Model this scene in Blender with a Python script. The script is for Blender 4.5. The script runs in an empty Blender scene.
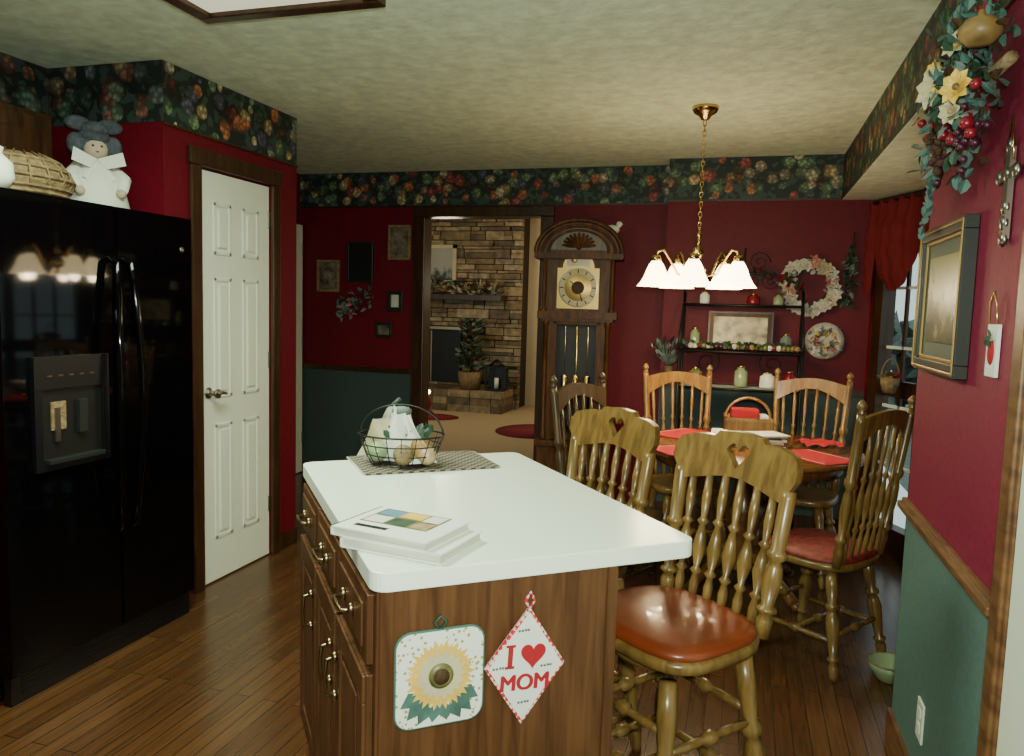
import bpy, math, random
from mathutils import Vector, Matrix, Euler
random.seed(7)
PI=math.pi
# ------------------------------------------------------------ materials
def nodes(m):
    m.use_nodes=True; nt=m.node_tree
    return nt, nt.nodes.get('Principled BSDF')
def mat(name,col,rough=.5,metal=0,emit=None,es=0,var=0,vs=8,bump=0,bs=40,spec=.5,stretch=(1,1,1),coat=0):
    m=bpy.data.materials.new(name); nt,b=nodes(m)
    c=(*col,1); b.inputs['Base Color'].default_value=c
    b.inputs['Roughness'].default_value=rough; b.inputs['Metallic'].default_value=metal
    b.inputs['Specular IOR Level'].default_value=spec
    b.inputs['Coat Weight'].default_value=coat
    if emit: b.inputs['Emission Color'].default_value=(*emit,1); b.inputs['Emission Strength'].default_value=es
    if var or bump:
        tc=nt.nodes.new('ShaderNodeTexCoord'); mp=nt.nodes.new('ShaderNodeMapping')
        mp.inputs['Scale'].default_value=stretch
        nt.links.new(tc.outputs['Object'],mp.inputs[0])
    if var:
        n=nt.nodes.new('ShaderNodeTexNoise'); n.inputs['Scale'].default_value=vs; n.inputs['Detail'].default_value=6
        nt.links.new(mp.outputs[0],n.inputs['Vector'])
        r=nt.nodes.new('ShaderNodeValToRGB'); e=r.color_ramp.elements
        e[0].position=.3;e[1].position=.7
        e[0].color=(*[max(0,x*(1-var)) for x in col],1); e[1].color=(*[min(1,x*(1+var)) for x in col],1)
        nt.links.new(n.outputs['Fac'],r.inputs[0]); nt.links.new(r.outputs[0],b.inputs['Base Color'])
    if bump:
        n2=nt.nodes.new('ShaderNodeTexNoise'); n2.inputs['Scale'].default_value=bs; n2.inputs['Detail'].default_value=4
        nt.links.new(mp.outputs[0],n2.inputs['Vector'])
        bp=nt.nodes.new('ShaderNodeBump'); bp.inputs['Strength'].default_value=bump; bp.inputs['Distance'].default_value=.01
        nt.links.new(n2.outputs['Fac'],bp.inputs['Height']); nt.links.new(bp.outputs[0],b.inputs['Normal'])
    return m
def wood(name,c1,c2,rough=.35,stretch=(12,12,1.2),sc=3,coat=0,spec=.5):
    m=bpy.data.materials.new(name); nt,b=nodes(m)
    tc=nt.nodes.new('ShaderNodeTexCoord'); mp=nt.nodes.new('ShaderNodeMapping'); mp.inputs['Scale'].default_value=stretch
    nt.links.new(tc.outputs['Object'],mp.inputs[0])
    n=nt.nodes.new('ShaderNodeTexNoise'); n.inputs['Scale'].default_value=sc; n.inputs['Detail'].default_value=8; n.inputs['Distortion'].default_value=.6
    nt.links.new(mp.outputs[0],n.inputs['Vector'])
    r=nt.nodes.new('ShaderNodeValToRGB'); e=r.color_ramp.elements
    e[0].position=.35;e[1].position=.65; e[0].color=(*c1,1); e[1].color=(*c2,1)
    nt.links.new(n.outputs['Fac'],r.inputs[0]); nt.links.new(r.outputs[0],b.inputs['Base Color'])
    b.inputs['Roughness'].default_value=rough; b.inputs['Coat Weight'].default_value=coat; b.inputs['Coat Roughness'].default_value=.2
    b.inputs['Specular IOR Level'].default_value=spec
    return m
def border_mat(name,bg,cols,scale=13,thr=.66):
    m=bpy.data.materials.new(name); nt,b=nodes(m); L=nt.links.new; N=nt.nodes.new
    tc=N('ShaderNodeTexCoord')
    v=N('ShaderNodeTexVoronoi'); v.inputs['Scale'].default_value=scale; L(tc.outputs['Object'],v.inputs['Vector'])
    sep=N('ShaderNodeSeparateColor'); L(v.outputs['Color'],sep.inputs[0])
    r=N('ShaderNodeValToRGB'); r.color_ramp.interpolation='CONSTANT'; e=r.color_ramp.elements
    k=len(cols)
    while len(e)<k: e.new(.5)
    for i,c in enumerate(cols): e[i].position=i/k; e[i].color=(*c,1)
    L(sep.outputs[0],r.inputs[0])
    v2=N('ShaderNodeTexVoronoi'); v2.inputs['Scale'].default_value=scale*3.4; L(tc.outputs['Object'],v2.inputs['Vector'])
    mr=N('ShaderNodeMapRange'); mr.inputs[1].default_value=0; mr.inputs[2].default_value=.6; mr.inputs[3].default_value=1.6; mr.inputs[4].default_value=.4
    L(v2.outputs['Distance'],mr.inputs[0])
    mr2=N('ShaderNodeMapRange'); mr2.inputs[1].default_value=.3; mr2.inputs[2].default_value=.65; mr2.inputs[3].default_value=1; mr2.inputs[4].default_value=.1
    L(v.outputs['Distance'],mr2.inputs[0])
    mm=N('ShaderNodeMath'); mm.operation='MULTIPLY'; L(mr.outputs[0],mm.inputs[0]); L(mr2.outputs[0],mm.inputs[1])
    mul=N('ShaderNodeMix'); mul.data_type='RGBA'; mul.blend_type='MULTIPLY'; mul.inputs[0].default_value=1
    L(r.outputs[0],mul.inputs[6]); L(mm.outputs[0],mul.inputs[7])
    n=N('ShaderNodeTexNoise'); n.inputs['Scale'].default_value=6; L(tc.outputs['Object'],n.inputs['Vector'])
    sx=N('ShaderNodeSeparateXYZ'); L(tc.outputs['Object'],sx.inputs[0])
    zc=N('ShaderNodeMath'); zc.operation='SUBTRACT'; L(sx.outputs[2],zc.inputs[0]); zc.inputs[1].default_value=2.31
    za=N('ShaderNodeMath'); za.operation='ABSOLUTE'; L(zc.outputs[0],za.inputs[0])
    zm=N('ShaderNodeMath'); zm.operation='MULTIPLY_ADD'; L(za.outputs[0],zm.inputs[0]); zm.inputs[1].default_value=3.4; L(v.outputs['Distance'],zm.inputs[2])
    a=N('ShaderNodeMath'); a.operation='ADD'; L(zm.outputs[0],a.inputs[0]); L(n.outputs['Fac'],a.inputs[1])
    lt=N('ShaderNodeMath'); lt.operation='LESS_THAN'; L(a.outputs[0],lt.inputs[0]); lt.inputs[1].default_value=thr+.62
    v3=N('ShaderNodeTexVoronoi'); v3.inputs['Scale'].default_value=scale*2.6; L(tc.outputs['Object'],v3.inputs['Vector'])
    s3=N('ShaderNodeSeparateColor'); L(v3.outputs['Color'],s3.inputs[0])
    r3=N('ShaderNodeValToRGB'); r3.color_ramp.interpolation='CONSTANT'; e=r3.color_ramp.elements; e[0].color=(*bg,1); e[1].position=.62; e[1].color=(*[x*3.2 for x in bg],1)
    L(s3.outputs[0],r3.inputs[0])
    mx=N('ShaderNodeMix'); mx.data_type='RGBA'; L(lt.outputs[0],mx.inputs[0]); L(r3.outputs[0],mx.inputs[6]); L(mul.outputs[2],mx.inputs[7])
    L(mx.outputs[2],b.inputs['Base Color']); b.inputs['Roughness'].default_value=.6
    return m
M={}
M['ceil']=mat('ceiling_texture',(.74,.84,.66),.9,var=.14,vs=15,bump=.7,bs=24)
M['red']=mat('red_wall_paint',(.125,.0015,.010),.55,var=.12,vs=30,bump=.08,bs=200,spec=.3)
M['redR']=mat('rose_wall_paint',(.21,.012,.042),.6,var=.16,vs=60,bump=.1,bs=220,spec=.3)
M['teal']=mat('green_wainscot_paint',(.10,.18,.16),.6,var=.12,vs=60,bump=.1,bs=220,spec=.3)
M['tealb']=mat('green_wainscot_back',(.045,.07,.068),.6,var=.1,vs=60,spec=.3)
M['trim']=wood('dark_oak_trim',(.026,.010,.004),(.062,.025,.009),.35)
M['rail']=wood('oak_rail',(.10,.042,.017),(.20,.095,.037),.4,(3,3,12))
M['border']=border_mat('fruit_border_paper',(.010,.020,.016),[(.50,.18,.08),(.55,.42,.20),(.16,.26,.12),(.42,.09,.07),(.12,.20,.13),(.57,.48,.32),(.12,.12,.18),(.20,.30,.16)])
M['border2']=border_mat('foliage_border_paper',(.010,.016,.014),[(.17,.21,.15),(.08,.13,.11),(.28,.21,.13),(.13,.16,.15),(.22,.10,.07),(.09,.15,.11)],11)
M['white']=mat('white_door_paint',(.78,.82,.68),.35)
M['counter']=mat('white_laminate',(.88,.95,.83),.22,var=.012,vs=90)
M['black']=mat('black_gloss_enamel',(.0012,.0012,.0016),.045,spec=.25)
M['blackm']=mat('black_plastic',(.004,.004,.005),.35)
M['grey']=mat('grey_plastic',(.016,.018,.018),.35)
M['iron']=mat('black_wrought_iron',(.01,.01,.01),.45,.3)
M['brass']=mat('polished_brass',(.62,.42,.14),.2,1)
M['abrass']=mat('antique_brass',(.34,.27,.14),.3,1)
M['steel']=mat('brushed_nickel',(.35,.33,.28),.3,1)
M['cab']=wood('island_oak',(.066,.026,.010),(.13,.056,.022),.4,(14,14,1.0),3,0,.3)
M['oak']=wood('honey_oak',(.18,.085,.020),(.31,.165,.048),.3,(14,14,2),3,.3)
M['table']=wood('table_oak',(.12,.045,.012),(.21,.09,.026),.25,(3,14,2),3,.3)
M['oakg']=wood('golden_oak',(.115,.062,.016),(.225,.130,.036),.3,(14,14,2),3,.3)
M['oakd']=wood('dark_chair_oak',(.045,.026,.009),(.09,.052,.019),.35)
M['walnut']=wood('walnut_case',(.040,.013,.0025),(.105,.038,.009),.45,(10,10,1.5),3,.0,.25)
M['leather']=mat('red_brown_leather',(.20,.035,.010),.33,var=.2,vs=12,coat=.2)
M['redcl']=mat('red_cloth',(.40,.008,.018),.85,bump=.2,bs=150)
M['redseat']=mat('red_seat_pad',(.17,.018,.012),.6,var=.6,vs=40)
M['redcurt']=mat('red_curtain',(.15,.0015,.005),.85)
M['carpet']=mat('beige_carpet',(.42,.33,.20),.95,var=.12,vs=50,bump=.4,bs=150)
M['cream']=mat('cream_wall',(.55,.45,.28),.7)
M['green']=mat('green_leaf',(.03,.070,.04),.55,var=.4,vs=25)
M['teall']=mat('eucalyptus_leaf',(.065,.14,.12),.55,var=.4,vs=25)
M['greyl']=mat('dusty_leaf',(.14,.175,.155),.7,var=.4,vs=25)
M['creamf']=mat('cream_petal',(.52,.45,.28),.6,var=.15)
M['yel']=mat('yellow_petal',(.72,.46,.08),.5,var=.15,vs=20)
M['whitef']=mat('white_petal',(.62,.58,.50),.7,var=.12,vs=30)
M['pink']=mat('pink_petal',(.50,.18,.16),.7)
M['berry']=mat('red_berry',(.20,.006,.016),.3)
M['grape']=mat('dark_grape',(.06,.010,.026),.3)
M['orange']=mat('gourd_skin',(.26,.15,.05),.45,var=.6,vs=12)
M['wick']=mat('wicker',(.22,.15,.07),.7,var=.4,vs=40,bump=.7,bs=70)
M['brown']=mat('brown_disc',(.06,.025,.008),.8,var=.4,vs=120)
M['paper']=mat('paper_white',(.78,.80,.72),.6)
M['pages']=mat('page_block',(.55,.55,.46),.8,var=.2,vs=6,stretch=(1,1,60))
M['bluep']=mat('cover_blue',(.12,.25,.38),.4)
M['olivep']=mat('cover_olive',(.16,.16,.05),.4,var=.6,vs=30)
M['pinkp']=mat('cover_tan',(.42,.30,.17),.4,var=.3,vs=30)
M['gold']=mat('gilt_frame',(.42,.28,.10),.35,.8)
M['dkframe']=mat('dark_frame',(.015,.018,.014),.4)
M['mat']=mat('picture_mount',(.05,.08,.06),.6)
M['rug']=mat('dark_red_rug',(.20,.01,.02),.9)
M['greyf']=mat('grey_plush',(.055,.065,.08),.9,bump=.8,bs=60,var=.4,vs=30)
M['skin']=mat('muslin_face',(.42,.34,.25),.9)
M['whitec']=mat('white_cloth',(.64,.66,.58),.85,bump=.2,bs=60)
M['shade']=mat('lit_glass_shade',(.9,.8,.6),.4,emit=(1,.78,.42),es=13)
M['bulb']=mat('lamp_bulb',(1,1,1),.4,emit=(1,.9,.7),es=30)
M['lens']=mat('light_diffuser',(.8,.8,.7),.5,emit=(1,.95,.66),es=.6)
M['glassg']=mat('green_glass',(.26,.33,.18),.1)
M['fire']=mat('firebox_black',(.004,.004,.004),.5)
for i,c in enumerate([(.27,.21,.12),(.18,.135,.075),(.34,.27,.17),(.13,.10,.065),(.23,.19,.125)]):
    M['st%d'%i]=mat('stone_%d'%i,c,.85,var=.4,vs=12,bump=1.0,bs=16)
M['mortar']=mat('mortar',(.03,.02,.012),.9)
def landscape(name,sky,land,z0,z1):
    m=bpy.data.materials.new(name); nt,b=nodes(m); L=nt.links.new;N=nt.nodes.new
    tc=N('ShaderNodeTexCoord'); sx=N('ShaderNodeSeparateXYZ'); L(tc.outputs['Object'],sx.inputs[0])
    n=N('ShaderNodeTexNoise'); n.inputs['Scale'].default_value=14; n.inputs['Detail'].default_value=7; L(tc.outputs['Object'],n.inputs['Vector'])
    mr=N('ShaderNodeMapRange'); mr.inputs[1].default_value=z0; mr.inputs[2].default_value=z1; L(sx.outputs[2],mr.inputs[0])
    ad=N('ShaderNodeMath'); ad.operation='MULTIPLY_ADD'; L(n.outputs['Fac'],ad.inputs[0]); ad.inputs[1].default_value=.9; L(mr.outputs[0],ad.inputs[2])
    r=N('ShaderNodeValToRGB'); e=r.color_ramp.elements; e[0].position=.55;e[0].color=(*[x*.3 for x in land],1); e[1].position=1.15; e[1].color=(*sky,1)
    k=e.new(.8); k.color=(*land,1)
    L(ad.outputs[0],r.inputs[0]); L(r.outputs[0],b.inputs['Base Color']); b.inputs['Roughness'].default_value=.25
    return m
M['paint1']=landscape('landscape_painting',(.32,.29,.11),(.055,.055,.024),1.20,1.80)
M['paint2']=landscape('hearth_painting',(.35,.35,.28),(.05,.07,.04),1.7,2.1)
M['print']=mat('faded_print',(.14,.11,.08),.5,var=.8,vs=20)
M['print2']=mat('tray_print',(.38,.33,.2),.4,var=.8,vs=16)
def floor_mat():
    m=bpy.data.materials.new('oak_strip_floor'); nt,b=nodes(m); L=nt.links.new;N=nt.nodes.new
    tc=N('ShaderNodeTexCoord'); mp=N('ShaderNodeMapping'); mp.inputs['Rotation'].default_value=(0,0,PI/2); L(tc.outputs['Object'],mp.inputs[0])
    br=N('ShaderNodeTexBrick'); L(mp.outputs[0],br.inputs['Vector']); br.offset=.37
    br.inputs['Scale'].default_value=1; br.inputs['Brick Width'].default_value=.75; br.inputs['Row Height'].default_value=.058
    br.inputs['Mortar Size'].default_value=.0016; br.inputs['Mortar'].default_value=(.018,.007,.003,1)
    br.inputs['Color1'].default_value=(.080,.033,.012,1); br.inputs['Color2'].default_value=(.115,.050,.018,1); br.inputs['Bias'].default_value=0
    mp2=N('ShaderNodeMapping'); mp2.inputs['Scale'].default_value=(28,1.6,1); L(tc.outputs['Object'],mp2.inputs[0])
    n=N('ShaderNodeTexNoise'); n.inputs['Scale'].default_value=2.5; n.inputs['Detail'].default_value=8; L(mp2.outputs[0],n.inputs['Vector'])
    mr=N('ShaderNodeMapRange'); mr.inputs[1].default_value=.3; mr.inputs[2].default_value=.7; mr.inputs[3].default_value=.72; mr.inputs[4].default_value=1.2; L(n.outputs['Fac'],mr.inputs[0])
    mx=N('ShaderNodeMix'); mx.data_type='RGBA'; mx.blend_type='MULTIPLY'; mx.inputs[0].default_value=1
    L(br.outputs['Color'],mx.inputs[6]); L(mr.outputs[0],mx.inputs[7]); L(mx.outputs[2],b.inputs['Base Color'])
    b.inputs['Roughness'].default_value=.24
    bp=N('ShaderNodeBump'); bp.inputs['Strength'].default_value=.25; bp.inputs['Distance'].default_value=.003; bp.invert=True
    L(br.outputs['Fac'],bp.inputs['Height']); L(bp.outputs[0],b.inputs['Normal'])
    return m
M['floor']=floor_mat()
def cloth(name,c1,c2,scale,kind='check'):
    m=bpy.data.materials.new(name); nt,b=nodes(m); L=nt.links.new;N=nt.nodes.new
    tc=N('ShaderNodeTexCoord'); 
    if kind=='check':
        k=N('ShaderNodeTexChecker'); k.inputs['Scale'].default_value=scale; k.inputs[1].default_value=(*c1,1);k.inputs[2].default_value=(*c2,1)
        L(tc.outputs['Object'],k.inputs[0]); L(k.outputs[0],b.inputs['Base Color'])
    else:
        v=N('ShaderNodeTexVoronoi'); v.inputs['Scale'].default_value=scale; L(tc.outputs['Object'],v.inputs['Vector'])
        r=N('ShaderNodeValToRGB'); r.color_ramp.interpolation='CONSTANT'; e=r.color_ramp.elements; e[0].color=(*c2,1); e[1].position=.28; e[1].color=(*c1,1)
        L(v.outputs['Distance'],r.inputs[0]); L(r.outputs[0],b.inputs['Base Color'])
    b.inputs['Roughness'].default_value=.9
    return m
M['gingham']=cloth('red_gingham',(.6,.02,.03),(.72,.6,.56),110)
M['dots']=cloth('dotted_cloth',(.78,.80,.72),(.35,.3,.1),90,'dots')
M['edge']=mat('green_binding',(.06,.14,.10),.8)
M['braid']=cloth('braided_mat',(.24,.21,.155),(.05,.04,.03),62,'check')

# ------------------------------------------------------------ builder
class B:
    def __init__(s,name): s.n=name; s.v=[]; s.f=[]; s.mi=[]; s.sm=[]; s.ms=[]
    def m(s,k):
        if k not in s.ms: s.ms.append(k)
        return s.ms.index(k)
    def add(s,vs,fs,k,smooth=False,T=None):
        o=len(s.v); i=s.m(k)
        for p in vs:
            p=Vector(p)
            if T is not None: p=T@p
            s.v.append(p)
        for f in fs: s.f.append([o+j for j in f]); s.mi.append(i); s.sm.append(smooth)
    def box(s,x0,x1,y0,y1,z0,z1,k,T=None):
        vs=[(x,y,z) for z in (z0,z1) for y in (y0,y1) for x in (x0,x1)]
        s.add(vs,[(0,2,3,1),(4,5,7,6),(0,1,5,4),(2,6,7,3),(0,4,6,2),(1,3,7,5)],k,False,T)
    def lathe(s,prof,k,o=(0,0,0),T=None,n=20,sx=1,sy=1):
        vs=[];fs=[]
        for r,z in prof:
            for j in range(n):
                a=2*PI*j/n; vs.append((o[0]+r*math.cos(a)*sx,o[1]+r*math.sin(a)*sy,o[2]+z))
        for i in range(len(prof)-1):
            for j in range(n):
                q=(j+1)%n; fs.append((i*n+j,i*n+q,(i+1)*n+q,(i+1)*n+j))
        if prof[0][0]>1e-6: fs.append(tuple(range(n))[::-1])
        if prof[-1][0]>1e-6: fs.append(tuple((len(prof)-1)*n+j for j in range(n)))
        s.add(vs,fs,k,True,T)
    def turned(s,p0,p1,prof,k,n=12,m=1):
        p0=Vector(p0);p1=Vector(p1); d=p1-p0; L=d.length
        T=Matrix.Translation(p0)@d.to_track_quat('Z','Y').to_matrix().to_4x4()
        s.lathe([(r*m,t*L) for t,r in prof],k,T=T,n=n)
    def cyl(s,p0,p1,r,k,n=12): s.turned(p0,p1,[(0,r),(1,r)],k,n)
    def ball(s,c,r,k,n=12,sc=(1,1,1),T=None):
        pr=[(r*math.sin(PI*i/8)*1.0,-r*math.cos(PI*i/8)*sc[2]) for i in range(9)]
        pr[0]=(0,pr[0][1]);pr[-1]=(0,pr[-1][1])
        s.lathe(pr,k,c,T,n,sc[0],sc[1])
    def tube(s,pts,r,k,n=8,closed=False):
        pts=[Vector(p) for p in pts]; N=len(pts); vs=[];fs=[]
        rr=r if isinstance(r,(list,tuple)) else [r]*N
        for i,p in enumerate(pts):
            a=pts[i-1] if (i>0 or closed) else p; b=pts[(i+1)%N] if (i<N-1 or closed) else p
            d=(b-a)
            if d.length<1e-9: d=Vector((0,0,1))
            d.normalize()
            ref=Vector((0,0,1)) if abs(d.z)<.9 else Vector((1,0,0))
            if i>0: 
                u=(pu-d*pu.dot(d)); 
                u=u.normalized() if u.length>1e-6 else d.cross(ref).normalized()
            else: u=d.cross(ref).normalized()
            pu=u; w=d.cross(u)
            for j in range(n):
                t=2*PI*j/n; vs.append(p+(u*math.cos(t)+w*math.sin(t))*rr[i])
        for i in range(N if closed else N-1):
            for j in range(n):
                q=(j+1)%n; i2=(i+1)%N; fs.append((i*n+j,i*n+q,i2*n+q,i2*n+j))
        if not closed: fs.append(tuple(range(n))[::-1]); fs.append(tuple((N-1)*n+j for j in range(n)))
        s.add(vs,fs,k,True)
    def prism(s,poly,z0,z1,k,T=None):
        n=len(poly); vs=[(x,y,z0) for x,y in poly]+[(x,y,z1) for x,y in poly]
        fs=[tuple(range(n))[::-1],tuple(range(n,2*n))]+[(i,(i+1)%n,n+(i+1)%n,n+i) for i in range(n)]
        s.add(vs,fs,k,False,T)
    def grid(s,fn,nu,nv,k,smooth=True,T=None):
        vs=[fn(i/nu,j/nv) for j in range(nv+1) for i in range(nu+1)]
        fs=[(j*(nu+1)+i,j*(nu+1)+i+1,(j+1)*(nu+1)+i+1,(j+1)*(nu+1)+i) for j in range(nv) for i in range(nu)]
        s.add(vs,fs,k,smooth,T)
    def leaf(s,p,d,L,w,k,up=None):
        p=Vector(p);d=Vector(d).normalized(); u=Vector((random.uniform(-1,1),random.uniform(-1,1),random.uniform(-1,1))) if up is None else Vector(up)
        a=d.cross(u)
        if a.length<1e-3: a=d.cross(Vector((0.3,1,0)))
        a.normalize(); nrm=a.cross(d)
        s.add([p,p+d*L*.35+a*w+nrm*w*.4,p+d*L*.75+a*w*.7+nrm*w*.3,p+d*L,p+d*L*.75-a*w*.7+nrm*w*.3,p+d*L*.35-a*w+nrm*w*.4,p+d*L*.5],
              [(0,1,6),(1,2,6),(2,3,6),(3,4,6),(4,5,6),(5,0,6)],k,False)
    def flower(s,c,nrm,r,k,kc,petals=7,layers=2):
        c=Vector(c);nrm=Vector(nrm).normalized(); u=nrm.orthogonal().normalized(); w=nrm.cross(u)
        for l in range(layers):
            rr=r*(1-.3*l)
            for i in range(petals):
                a=2*PI*(i+.5*l)/petals; d=(u*math.cos(a)+w*math.sin(a))+nrm*(.25+.5*l)
                s.leaf(c,d,rr,rr*.34,k,up=nrm)
        s.ball(c+nrm*r*.15,r*.2,kc,8)
    def text(s,st,size,ext,T,k):
        cu=bpy.data.curves.new('t','FONT'); cu.body=st; cu.size=size; cu.extrude=ext; cu.align_x='CENTER'; cu.align_y='CENTER'
        o=bpy.data.objects.new('t',cu); bpy.context.scene.collection.objects.link(o)
        bpy.context.view_layer.update()
        me=o.evaluated_get(bpy.context.evaluated_depsgraph_get()).to_mesh()
        for dx,dy in ((0,0),(size*.035,0),(-size*.035,0),(0,size*.02)):
            s.add([(v.co.x+dx,v.co.y+dy,v.co.z+abs(dx)*.05+abs(dy)*.1) for v in me.vertices],[tuple(p.vertices) for p in me.polygons],k,False,T)
        bpy.data.objects.remove(o); bpy.data.curves.remove(cu)
    def done(s,loc=(0,0,0),rz=0,bevel=0,sub=0):
        me=bpy.data.meshes.new(s.n); me.from_pydata([tuple(v) for v in s.v],[],s.f)
        for k in s.ms: me.materials.append(M[k])
        for p,i,sm in zip(me.polygons,s.mi,s.sm): p.material_index=i; p.use_smooth=sm
        o=bpy.data.objects.new(s.n,me); bpy.context.scene.collection.objects.link(o)
        o.location=loc; o.rotation_euler=(0,0,rz)
        if bevel:
            b=o.modifiers.new('bevel','BEVEL'); b.width=bevel; b.segments=2; b.limit_method='ANGLE'; b.angle_limit=math.radians(50)
        return o
def one(name,args,k,**kw):
    b=B(name); b.box(*args,k); return b.done(**kw)
gauss=random.gauss
def lerp(a,b_,t): return tuple(x+(y-x)*t for x,y in zip(a,b_))
R_=math.radians

# ------------------------------------------------------------ room shell
CZ=2.44
PX=-2.4675; RX=.555; RY=2.78; YB=5.315; YC=5.53; WX=.76
one('floor',(-3.7,1.5,-1.7,5.6,-.1,0),'floor')
one('carpet_floor',(-6.1,0.2,5.60,10.8,-.1,0.004),'carpet')
one('ceiling',(-3.7,1.6,-1.7,5.62,CZ,CZ+.1),'ceil')
one('ceiling_family_room',(-6.1,0.2,5.5,10.8,3.1,3.2),'cream')
def wallbox(name,*a,**k): return one(name,a,k.get('m','red'))
wallbox('wall_left',-3.2,-3.1,-1.6,2.82,0,CZ)
b=B('wall_pantry')
b.box(-3.2,PX,2.82,2.92,0,CZ,'red'); b.box(PX-.1,PX,2.92,3.046,0,CZ,'red'); b.box(PX-.1,PX,3.608,3.862,0,CZ,'red')
b.box(PX-.1,PX,3.046,3.608,2.03,CZ,'red'); b.box(-3.5,PX-.1,3.76,3.862,0,CZ,'red'); b.done()
wallbox('wall_hall',-3.6,-3.5,3.76,5.6,0,CZ)
b=B('wall_back_left')
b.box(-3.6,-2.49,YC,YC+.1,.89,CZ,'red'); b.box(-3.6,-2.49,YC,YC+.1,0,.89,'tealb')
b.box(-1.37,-.534,YC,YC+.1,0,CZ,'red'); b.box(-2.49,-1.37,YC,YC+.1,2.165,CZ,'red')
b.box(-6.1,.2,YC+.04,YC+.1,CZ+.1,3.1,'cream'); b.done()
b=B('wall_back_right')
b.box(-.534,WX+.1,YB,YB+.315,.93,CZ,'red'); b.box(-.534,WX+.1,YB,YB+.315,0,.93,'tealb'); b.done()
b=B('wall_right')
b.box(RX,RX+.1,-1.6,RY,.80,CZ,'redR'); b.box(RX,RX+.1,-1.6,RY,0,.80,'teal')
b.box(RX+.1,1.41,RY-.1,RY,0,2.155,'redR'); b.box(1.31,1.41,RY,4.15,0,2.155,'red'); b.done()
wallbox('wall_behind',-3.2,RX+.1,-1.7,-1.6,0,CZ,m='cream')
BW=(WX,YB,0); BR=math.atan2(-.905,.425)
b=B('wall_bay'); 
b.box(0,.06,0,.1,0,2.155,'red'); b.box(1.22,1.32,0,.1,0,2.155,'red'); b.box(.06,1.22,0,.1,2.06,2.155,'red'); b.done(BW,BR)
b=B('window_1')
for a in ((.06,.15),(.62,.68),(1.13,1.22)): b.box(a[0],a[1],-.02,.07,0,2.06,'trim')
b.box(.15,1.13,-.02,.07,1.96,2.06,'trim'); b.box(.15,1.13,-.02,.07,0,.16,'trim')
for s_ in (0,1):
    a0,a1=((.15,.62),(.68,1.13))[s_]
    for i in range(1,3): b.box(a0+(a1-a0)*i/3-.012,a0+(a1-a0)*i/3+.012,.03,.045,.16,1.96,'trim')
    for i in range(1,5): b.box(a0,a1,.03,.045,.16+1.8*i/5-.009,.16+1.8*i/5+.009,'paper')
    b.box(a0,a1,.028,.048,.94,1.04,'trim')
b.done(BW,BR)
b=B('ceiling_soffit'); b.box(RX,1.5,RY,YB,2.155,CZ,'ceil'); b.done()
n=0
def trim(args,k,pre='trim'):
    global n; n+=1; return one('%s_%d'%(pre,n),args,k)
trim((RX-.004,RX,RY+.005,YB-.01,2.16,CZ-.002),'border')
trim((RX-.004,RX,-1.55,RY,2.16,CZ-.002),'border')
trim((-.534,RX-.006,YB-.004,YB,2.17,CZ-.002),'border')
trim((-3.495,-.536,YC-.004,YC,2.175,CZ-.002),'border')
trim((PX,PX+.004,2.826,3.856,2.18,CZ-.002),'border')
trim((-3.095,PX+.004,2.816,2.82,2.18,CZ-.002),'border2')
trim((-3.1,-3.096,-1.55,2.814,2.18,CZ-.002),'border2')
for a in [(-.534,RX-.006,YB-.008,YB,2.155,2.17),(-3.495,-.536,YC-.008,YC,2.168,2.18),(PX,PX+.01,2.82,3.86,2.168,2.18),(RX-.01,RX,-1.5,RY,2.148,2.16)]: trim(a,'trim')
trim((-3.495,-2.49,YC-.02,YC,.87,.91),'trim'); trim((-.534,WX,YB-.02,YB,.91,.95),'trim')
b=B('chair_rail_right'); b.box(RX-.018,RX,1.8,RY+.005,.775,.825,'rail'); b.box(RX-.03,RX,1.8,RY+.01,.79,.812,'rail'); b.done(bevel=.004)
one('baseboard_right',(RX-.014,RX,1.8,RY,0,.09),'rail'); one('baseboard_back',(-3.49,-2.49,YC-.015,YC,0,.1),'trim')
one('baseboard_dining',(-.53,WX,YB-.015,YB,0,.1),'trim'); one('baseboard_pantry',(PX,PX+.012,3.69,3.86,0,.09),'trim')
b=B('door_casing_pantry')
b.box(PX,PX+.022,2.976,3.046,0,2.03,'trim'); b.box(PX,PX+.022,3.608,3.678,0,2.03,'trim'); b.box(PX,PX+.025,2.966,3.688,2.03,2.11,'trim'); b.done(bevel=.006)
b=B('doorway_casing')
b.box(-2.49,-2.39,YC-.025,YC+.12,0,2.09,'trim'); b.box(-1.47,-1.37,YC-.025,YC+.12,0,2.09,'trim'); b.box(-2.49,-1.37,YC-.028,YC+.12,2.09,2.165,'trim'); b.done(bevel=.006)
b=B('door_casing_right'); b.box(RX-.025,RX,1.70,1.80,0,2.1,'rail'); b.box(RX-.032,RX,1.715,1.735,0,2.1,'rail'); b.done(bevel=.005)
one('door_3',(RX-.02,RX-.001,.9,1.695,0.005,2.05),'white')

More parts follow.
